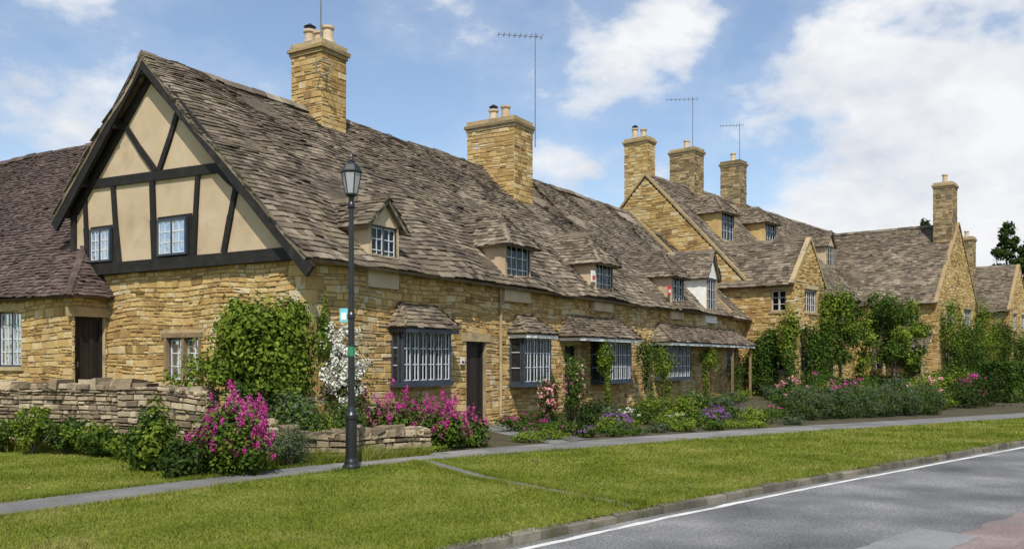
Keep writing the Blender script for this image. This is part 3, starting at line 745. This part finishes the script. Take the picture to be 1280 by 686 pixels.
bush('leafy_perennial',-5.5,13.3,.7,.3,'leaf',1300,.08)
for x,y,h,w,m in ((-8.15,15.2,.82,.35,'leafy'),(-7.6,15.15,.6,.4,'leaf'),(-6.8,14.75,.4,.4,'leaf'),(-6.2,14.4,.36,.35,'leafy'),(-9.0,15.4,.6,.45,'leaf'),(-7.1,15.0,.5,.35,'leafy'),(-6.0,14.9,.5,.35,'leaf')):
    st=[];parts=[]
    for i in range(30):
        an=U(0,6.28); rr=U(.3,1)*w; st.append(((x,y,0),(x+math.cos(an)*rr,y+math.sin(an)*rr,h*U(.6,1)),.006,.003))
        for f in (.45,.7,.95): parts.append((m,(x+math.cos(an)*rr*f,y+math.sin(an)*rr*f,st[-1][1][2]*f),(.07,.07,.06),26,.065,dict(m=3,spread=.6)))
    plant('fern_clump',parts,st)
plant('white_clematis',[('leaf',tuple(FA.pt(.75,-.2,1.25)),(.55,.3,.8),1900,.07),('leafy',tuple(FA.pt(.35,-.15,2.3)),(.14,.12,.6),600,.06),('leaf',tuple(FA.pt(.25,-.15,2.0)),(.18,.12,.5),500,.06),('wflow',tuple(FA.pt(.55,-.3,1.5)),(.58,.3,.85),3800,.07,dict(spread=.09,m=90,shell=(.2,1))),('pink',tuple(FA.pt(1.0,-.35,1.0)),(.3,.2,.3),250,.07,dict(spread=.1,m=20))],
      [(tuple(FA.pt(.6,-.15,0)),tuple(FA.pt(.5,-.1,2.7)),.02,.008),(tuple(FA.pt(.8,-.15,0)),tuple(FA.pt(1.0,-.1,1.8)),.02,.008)])
valerian(-2.15,16.1,1.2,.5,2500,4200); valerian(-1.6,16.6,.95,.35,1500,1800)
valerian(-1.25,16.0,1.05,.42,2200,5200,.45); valerian(-.75,16.4,.75,.3,1200,1500,.4)
bush('garden_shrub',-2.9,15.6,.9,.4,'leaf',2200,.07)
def rose(name,x,y,h,w,n=2600):
    return plant(name,[('leaf',(x,y,h*.62),(w,w,h*.36),n,.06),('leafd',(x,y,h*.3),(w*.8,w*.8,h*.3),n//3,.06),('pink',(x,y,h*.66),(w*1.05,w*1.05,h*.36),300,.085,dict(m=140,spread=.03,shell=(.5,1)))],stemset(x,y,h*.9,w*.5,6,.012))
rose('climbing_rose',1.3,18.9,1.65,.28,1900); rose('climbing_rose',.8,19.9,1.2,.25,1300)
def climber(x,y,h,w,mat='leaf',n=1800): 
    return plant('wall_climber',[(mat,(x,y,h*.75),(w,w*.6,h*.25),n,.07),(mat,(x+U(-.1,.1),y,h*.35),(w*.45,w*.4,h*.35),n//2,.07)],stemset(x,y,h*.85,w*.4,4,.02))
for s,h,w,m in ((9.5,1.5,.28,'leaf'),(11.5,2.1,.28,'leafy'),(14.6,2.4,.42,'leaf'),(16.0,1.9,.4,'leafy'),(20.6,2.1,.45,'leafy'),(24,1.5,.4,'leaf')):
    p=FA.pt(s,-.75,0); climber(p.x,p.y,h,w,m)
bx=[Vector(p) for p in UP[4:9]]
kinds=[('leaf',None)]*4+[('leafy',None)]*5+[('leafg',None)]*3+[('leafd',None)]*2+[('leaf','purp'),('leaf','wflow'),('leaf','mag')]
for i in range(len(bx)-1):
    a,b=bx[i],bx[i+1]; l=(b-a).length; t=(b-a)/l; nrm=Vector((-t.y,t.x)); x=0.2
    while x<l:
        for row,(d0,d1,h0,h1) in enumerate(((.3,.55,.15,.34),(.95,1.6,.25,.45),(2.1,3.0,.3,.55))):
            p=a+t*(x+U(-.2,.2))+nrm*U(d0,d1)
            rel=(p.x+3.87,p.y-16.8); vv=-.8535*rel[0]+.521*rel[1]; ss=.521*rel[0]+.8535*rel[1]
            if vv>-.5 and ss<27: continue
            k=p.x/p.y
            if -.065<k<.005: continue
            if p.x>7 and 24-2<p.y-.54*(p.x-7.9)<25 : continue
            if random.random()<.12: continue
            m,fl=random.choice(kinds); h=U(h0,h1); w=U(.22,.42)*(1+.25*row)
            bush('border_plant',p.x,p.y,h,w,m,int(800+800*w),.045 if h<.3 else .06,fl,300 if fl else 0,.035)
        x+=U(.6,.9)
bush('lime_bush',4.15,21.9,.75,.6,'leafy',3800,.06); bush('purple_border_plant',2.35,20.0,.42,.4,'leaf',900,.04,'purp',1600,.035); bush('purple_border_plant',4.9,21.6,.4,.35,'leaf',900,.04,'purp',1400,.035)
for s in np.arange(8,27,1.3):
    p=FA.pt(s,-1.5-U(0,.8),0); m,fl=random.choice(kinds[:14]); bush('border_plant',p.x,p.y,U(.35,.65),U(.35,.55),m,1300,.07)
for i in range(34):
    x=U(11.5,30); y=25+ (x-8)*.95+U(3,12); 
    m,fl=random.choice(kinds[:15]); bush('garden_shrub',x,y,U(.6,1.3),U(.6,1.1),m,1500,.11,fl,200 if fl else 0,.07)
for i in range(6):
    x=7.9+i*.85; y=23.9+i*.46; g=U(.85,1.12)
    plant('lavender_hedge',[('leafg',(x,y,.44),(.58*g,.5,.48*g),3800,.045,dict(spread=.12,m=120,shell=(.7,.95))),('leaf',(x,y,.38),(.54*g,.48,.42*g),2800,.045,dict(spread=.12,m=90,shell=(.6,.95)))])
for x,y,h,w in ((9.6,27.6,1.1,.7),(10.8,28.6,1.0,.7),(8.4,27,1.0,.6),(13.5,29,1.1,.7),(15.0,30,1.0,.8),(16.4,31,1.2,.8)):
    bush('garden_shrub',x,y,h,w,random.choice(['leaf','leafy','leafd']),2600,.08,random.choice([None,'pink','mag']),260,.07)
VV=[]
for i in range(16000):
    a=U(0,9);b=U(0,1.1);z=U(0,1.45)
    f=random.choice((0,1,2)); 
    if f==0: b=U(-.05,.05)
    elif f==1: z=1.45+U(-.06,.05)
    else: a=U(-.05,.05)
    VV.append((18.6+.84*a-.54*b,33.2+.54*a+.84*b,max(.02,z)))
VV=np.array(VV); n=len(VV); t=rng.normal(size=(n,3))*.045; t2=rng.normal(size=(n,3))*.035
npmesh('clipped_hedge',np.stack([VV-t,VV+t2,VV+t,VV-t2],1).reshape(-1,3),4,['leaf'])

# trees
def tree(name,x,y,h,r,mat,n=9000,sz=.13,trunk=.12,low=.35,mat2=None,nb=13):
    st=[((x,y,0),(x+.05,y,h*.55),trunk,trunk*.6)]
    parts=[]
    for i in range(nb):
        an=U(0,6.28); rr=r*U(.25,.85); zz=h*U(low,.88); rr*=(1.25-.6*(zz/h)) ; c=(x+math.cos(an)*rr,y+math.sin(an)*rr,zz)
        st.append(((x,y,h*U(.2,.5)),c,trunk*.45,trunk*.1)); parts.append((mat if i%2 or not mat2 else mat2,c,(r*U(.26,.42),r*U(.26,.42),h*U(.09,.15)),n//nb,sz,dict(m=8)))
    return plant(name,parts,st)
tree('garden_tree',15.0,42.0,5.2,1.7,'leaf',9000,.14,mat2='leafy',low=.3)
tree('garden_tree',17.6,43.5,5.4,1.9,'leafy',10000,.14,mat2='leaf',low=.25)
tree('garden_tree',19.2,44.8,5.0,1.6,'leaf',8000,.14,mat2='leafy',low=.2)
for fr_,a,b,z0,z1,w in ((FB,-1.7,-.8,.2,2.4,.5),(FB,-1.7,-1.4,.2,3.0,.6),(FB,-1.8,-2.5,.2,3.7,.5),(FB,-.6,-3.0,.2,3.3,.6),(FB,.4,-3.0,.2,2.2,.6),(FB,1.9,-2.9,1,4.9,.7),
                    (FB,15.0,-5.0,.2,4.9,.8),(FB,16.4,-5.3,.2,3.6,.8),(FB,17.8,-5.3,.2,2.8,.8),(FB,19.3,-5.0,.2,4.4,.9),(FB,24,-5.0,.2,5.1,.9),(FB,22,-5.3,.2,3.6,1.0),(FB,25.5,-5.8,.2,4.8,.9),(FB,27.5,-6.6,.2,3.7,.9)):
    p=fr_.pt(a,b,0); m=random.choice(['leaf','leafy'])
    plant('house_climber',[(m,(p.x,p.y,z0+(z1-z0)*.68),(w,w*.5,(z1-z0)*.33),2600,.12),('leaf',(p.x,p.y,z0+(z1-z0)*.3),(w*.8,w*.5,(z1-z0)*.3),1600,.11)],stemset(p.x,p.y,z1*.8,w*.3,4,.03))
def conifer(x,y,h,r):
    parts=[];st=[((x,y,0),(x,y,h*.97),.25,.03)]
    for i in range(26):
        f=i/26; z=h*(.18+.8*f); rr=r*(1-f)**.7*U(.75,1.2)
        for k in range(3):
            an=U(0,6.28); c=(x+math.cos(an)*rr*.5,y+math.sin(an)*rr*.5,z+U(-.2,.2)); parts.append(('leafd',c,(rr*.5+.15,rr*.5+.15,h*.03),150,.3,dict(m=4)))
    return plant('conifer_tree',parts,st)
conifer(49.9,90,15.8,4.2); conifer(52.8,91,14.6,3.4); conifer(42.5,92,16.4,2.6)
for x,y,h in ((62,95,11),(70,92,12),(50,96,9)): tree('distant_tree',x,y,h,h*.4,'leafd',6000,.4,.3,.2)

# ---------------------------------------------------------------- street lamp
S=Obj('street_lamp',(-2.36,13.1,0)); c=(-2.36,13.1,0); b=S('post','black')
b.lathe(c,[(.13,0),(.13,.05),(.105,.08),(.10,.12),(.085,.16),(.082,.72),(.095,.75),(.095,.80),(.07,.84),(.05,.92),(.047,2.2),(.06,2.22),(.06,2.27),(.045,2.3),(.036,3.82),(.055,3.84),(.055,3.88),(.035,3.92),(.045,3.99),(.09,4.02),(.09,4.04)],20)
b.lathe(c,[(.15,4.34),(.165,4.36),(.15,4.38),(.10,4.46),(.055,4.50),(.06,4.52),(.03,4.545),(.022,4.56),(.03,4.58),(.012,4.62),(.003,4.66)],6)
for i in range(6):
    an=2*math.pi*i/6; b.tube((c[0]+math.cos(an)*.085,c[1]+math.sin(an)*.085,4.03),(c[0]+math.cos(an)*.148,c[1]+math.sin(an)*.148,4.35),.009,.009,5)
S('lantern_glass','lantern').lathe(c,[(.082,4.04),(.142,4.34)],6)
S('green_band','green').lathe(c,[(.052,1.66),(.052,1.80)],16)
Pp=lambda a,z,d:Vector((c[0]+a,c[1]-d,z))
S('notice_plate','cyan').box(Pp,-.17,-.05,2.16,2.36,.0,.012); S('notice_plate_panel','white').box(Pp,-.15,-.07,2.19,2.30,.013,.016)
S.done()

# ---------------------------------------------------------------- TV aerials
def aerial(p,h,boom,n,ang,drop=0):
    o=Obj('tv_aerial',p); m=o('mast','lead'); p=Vector(p); t=p+Vector((0,0,h)); m.tube(p,t,.022,.018,6)
    d=Vector((math.cos(ang),math.sin(ang),0)); q=Vector((-d.y,d.x,0)); a=t-Vector((0,0,.12))-d*boom*.15; e=a+d*boom
    g=o('elements','lead'); g.tube(a,e,.014,.014,5)
    for i in range(n):
        c=a+(e-a)*(i/(n-1)); l=.28-.1*i/n; g.tube(c-q*l,c+q*l,.008,.008,4); g.tube(c-Vector((0,0,.09)),c+Vector((0,0,.09)),.006,.006,4)
    o.done()
aerial(FA.pt(4.6,4.0,9.0),3.2,.8,6,math.radians(200))
aerial(FA.pt(14.2,3.2,8.9),3.9,1.5,9,math.radians(190))
aerial(FB.pt(3.6,5.0,12.6),3.0,1.6,8,math.radians(175)); aerial(FB.pt(9.4,5.0,12.8),2.6,1.3,8,math.radians(170))
o=Obj('ring_aerial',FA.pt(4.3,3.75,8.85)); P=FA.pt(4.42,3.70,8.95)
for i in range(16):
    a0,a1=2*math.pi*i/16,2*math.pi*(i+1)/16
    f=lambda a:P+Vector((math.cos(a)*.2,-.1,math.sin(a)*.2)); o('ring','lead').tube(f(a0),f(a1),.018,.018,5)
o('bracket','lead').tube(P+Vector((0,-.1,0)),P+Vector((0,.25,0)),.02,.02,6); o.done()
def plaque(fr,a,b,z,w,h,mat,mat2):
    o=Obj('wall_plaque',fr.pt(a,b,z)); Q=fr.face('front',b); o('board',mat).box(Q,a,a+w,z,z+h,0,.03); o('panel',mat2).box(Q,a+w*.15,a+w*.85,z+h*.2,z+h*.55,.031,.036); o.done()
plaque(FA,11.7,-.16,3.95,.28,.34,'white','red'); plaque(FA,17.85,-.16,3.95,.28,.34,'red','white'); plaque(FB,3.0,-.05,4.2,.5,.5,'white','frame'); plaque(FA,5.0,-.05,1.5,.15,.15,'white','frame')

# ---------------------------------------------------------------- sky & sun
sd=Vector((.04,-.76,1.0)).normalized()
el=math.asin(sd.z); az=math.atan2(sd.x,sd.y)
w=D.worlds.new('World'); scene.world=w; w.name='sky'; w.use_nodes=True; nt=w.node_tree; L=nt.links
bg=nt.nodes['Background']; bg.inputs['Strength'].default_value=.10
sk=nt.nodes.new('ShaderNodeTexSky'); sk.sky_type='NISHITA'; sk.sun_disc=False; sk.sun_elevation=el; sk.sun_rotation=az; sk.dust_density=.8; sk.ozone_density=1.5
tc=nt.nodes.new('ShaderNodeTexCoord')
nm=nt.nodes.new('ShaderNodeVectorMath'); nm.operation='NORMALIZE'; L.new(tc.outputs['Generated'],nm.inputs[0])
mp=nt.nodes.new('ShaderNodeMapping'); mp.inputs['Scale'].default_value=(1,1,1.8); L.new(nm.outputs[0],mp.inputs[0])
n1=noi(nt,6.5,8,.6,mp.outputs[0]); n2=noi(nt,2.6,2,.5,mp.outputs[0])
wn=noi(nt,4.5,4,.6,mp.outputs[0])
ws=nt.nodes.new('ShaderNodeVectorMath'); ws.operation='SUBTRACT'; L.new(wn.outputs['Color'],ws.inputs[0]); ws.inputs[1].default_value=(.5,.5,.5)
wm=nt.nodes.new('ShaderNodeVectorMath'); wm.operation='MULTIPLY_ADD'; L.new(ws.outputs[0],wm.inputs[0]); wm.inputs[1].default_value=(.26,.26,.20); L.new(nm.outputs[0],wm.inputs[2])
d=mathn(nt,'MULTIPLY_ADD',n2.outputs[0],.35,n1.outputs[0])
for (x,z,r,wt) in ((.17,.345,.095,.44),(.50,.37,.19,.36),(.42,.25,.16,.36),(.55,.20,.18,.34),(.30,.18,.07,.15),(.07,.205,.06,.36),(-.50,.33,.12,.18),(-.57,.25,.12,.22),(-.28,.31,.06,.10),(-.1,.38,.25,-.10),(.30,.36,.08,-.12),(.36,.30,.05,-.08)):
    v=Vector((x,1,z)).normalized()
    ds=nt.nodes.new('ShaderNodeVectorMath'); ds.operation='DISTANCE'; L.new(wm.outputs[0],ds.inputs[0]); ds.inputs[1].default_value=v
    k=mathn(nt,'DIVIDE',ds.outputs['Value'],r); k=mathn(nt,'SUBTRACT',1,k); k=mathn(nt,'MAXIMUM',k,0); k=mathn(nt,'SMOOTH_MIN',k,.7,.4)
    d=mathn(nt,'MULTIPLY_ADD',k,wt,d)
r=ramp(nt,[(.0,(0,0,0)),(.60,(.06,.06,.06)),(.74,(.19,.19,.19)),(.84,(.7,.7,.7)),(.94,(1,1,1))]); L.new(d,r.inputs[0])
n3=noi(nt,7,5,.6,mp.outputs[0]); cr=ramp(nt,[(.32,(6.6,7.1,8.0)),(.5,(8.3,8.5,8.9)),(.62,(9.3,9.4,9.6))]); L.new(n3.outputs[0],cr.inputs[0])
skc=mixc(nt,1.0,sk.outputs[0],(1.55,1.58,1.60),'MULTIPLY')
col=mixc(nt,r.outputs[0],skc,cr.outputs[0]); L.new(col,bg.inputs['Color'])
sl=D.lights.new('sun','SUN'); sl.energy=5.0; sl.angle=math.radians(.5); sl.color=(1,.95,.87)
so=D.objects.new('sun',sl); scene.collection.objects.link(so); so.rotation_euler=(-sd).to_track_quat('-Z','Y').to_euler()
# ---------------------------------------------------------------- camera
cam=D.cameras.new('camera'); co=D.objects.new('camera',cam); scene.collection.objects.link(co)
co.location=(0,0,1.6); co.rotation_euler=(math.radians(90),0,0); cam.lens=36*1115/1280; cam.sensor_width=36; cam.shift_y=107/1280; cam.clip_end=3000
scene.camera=co
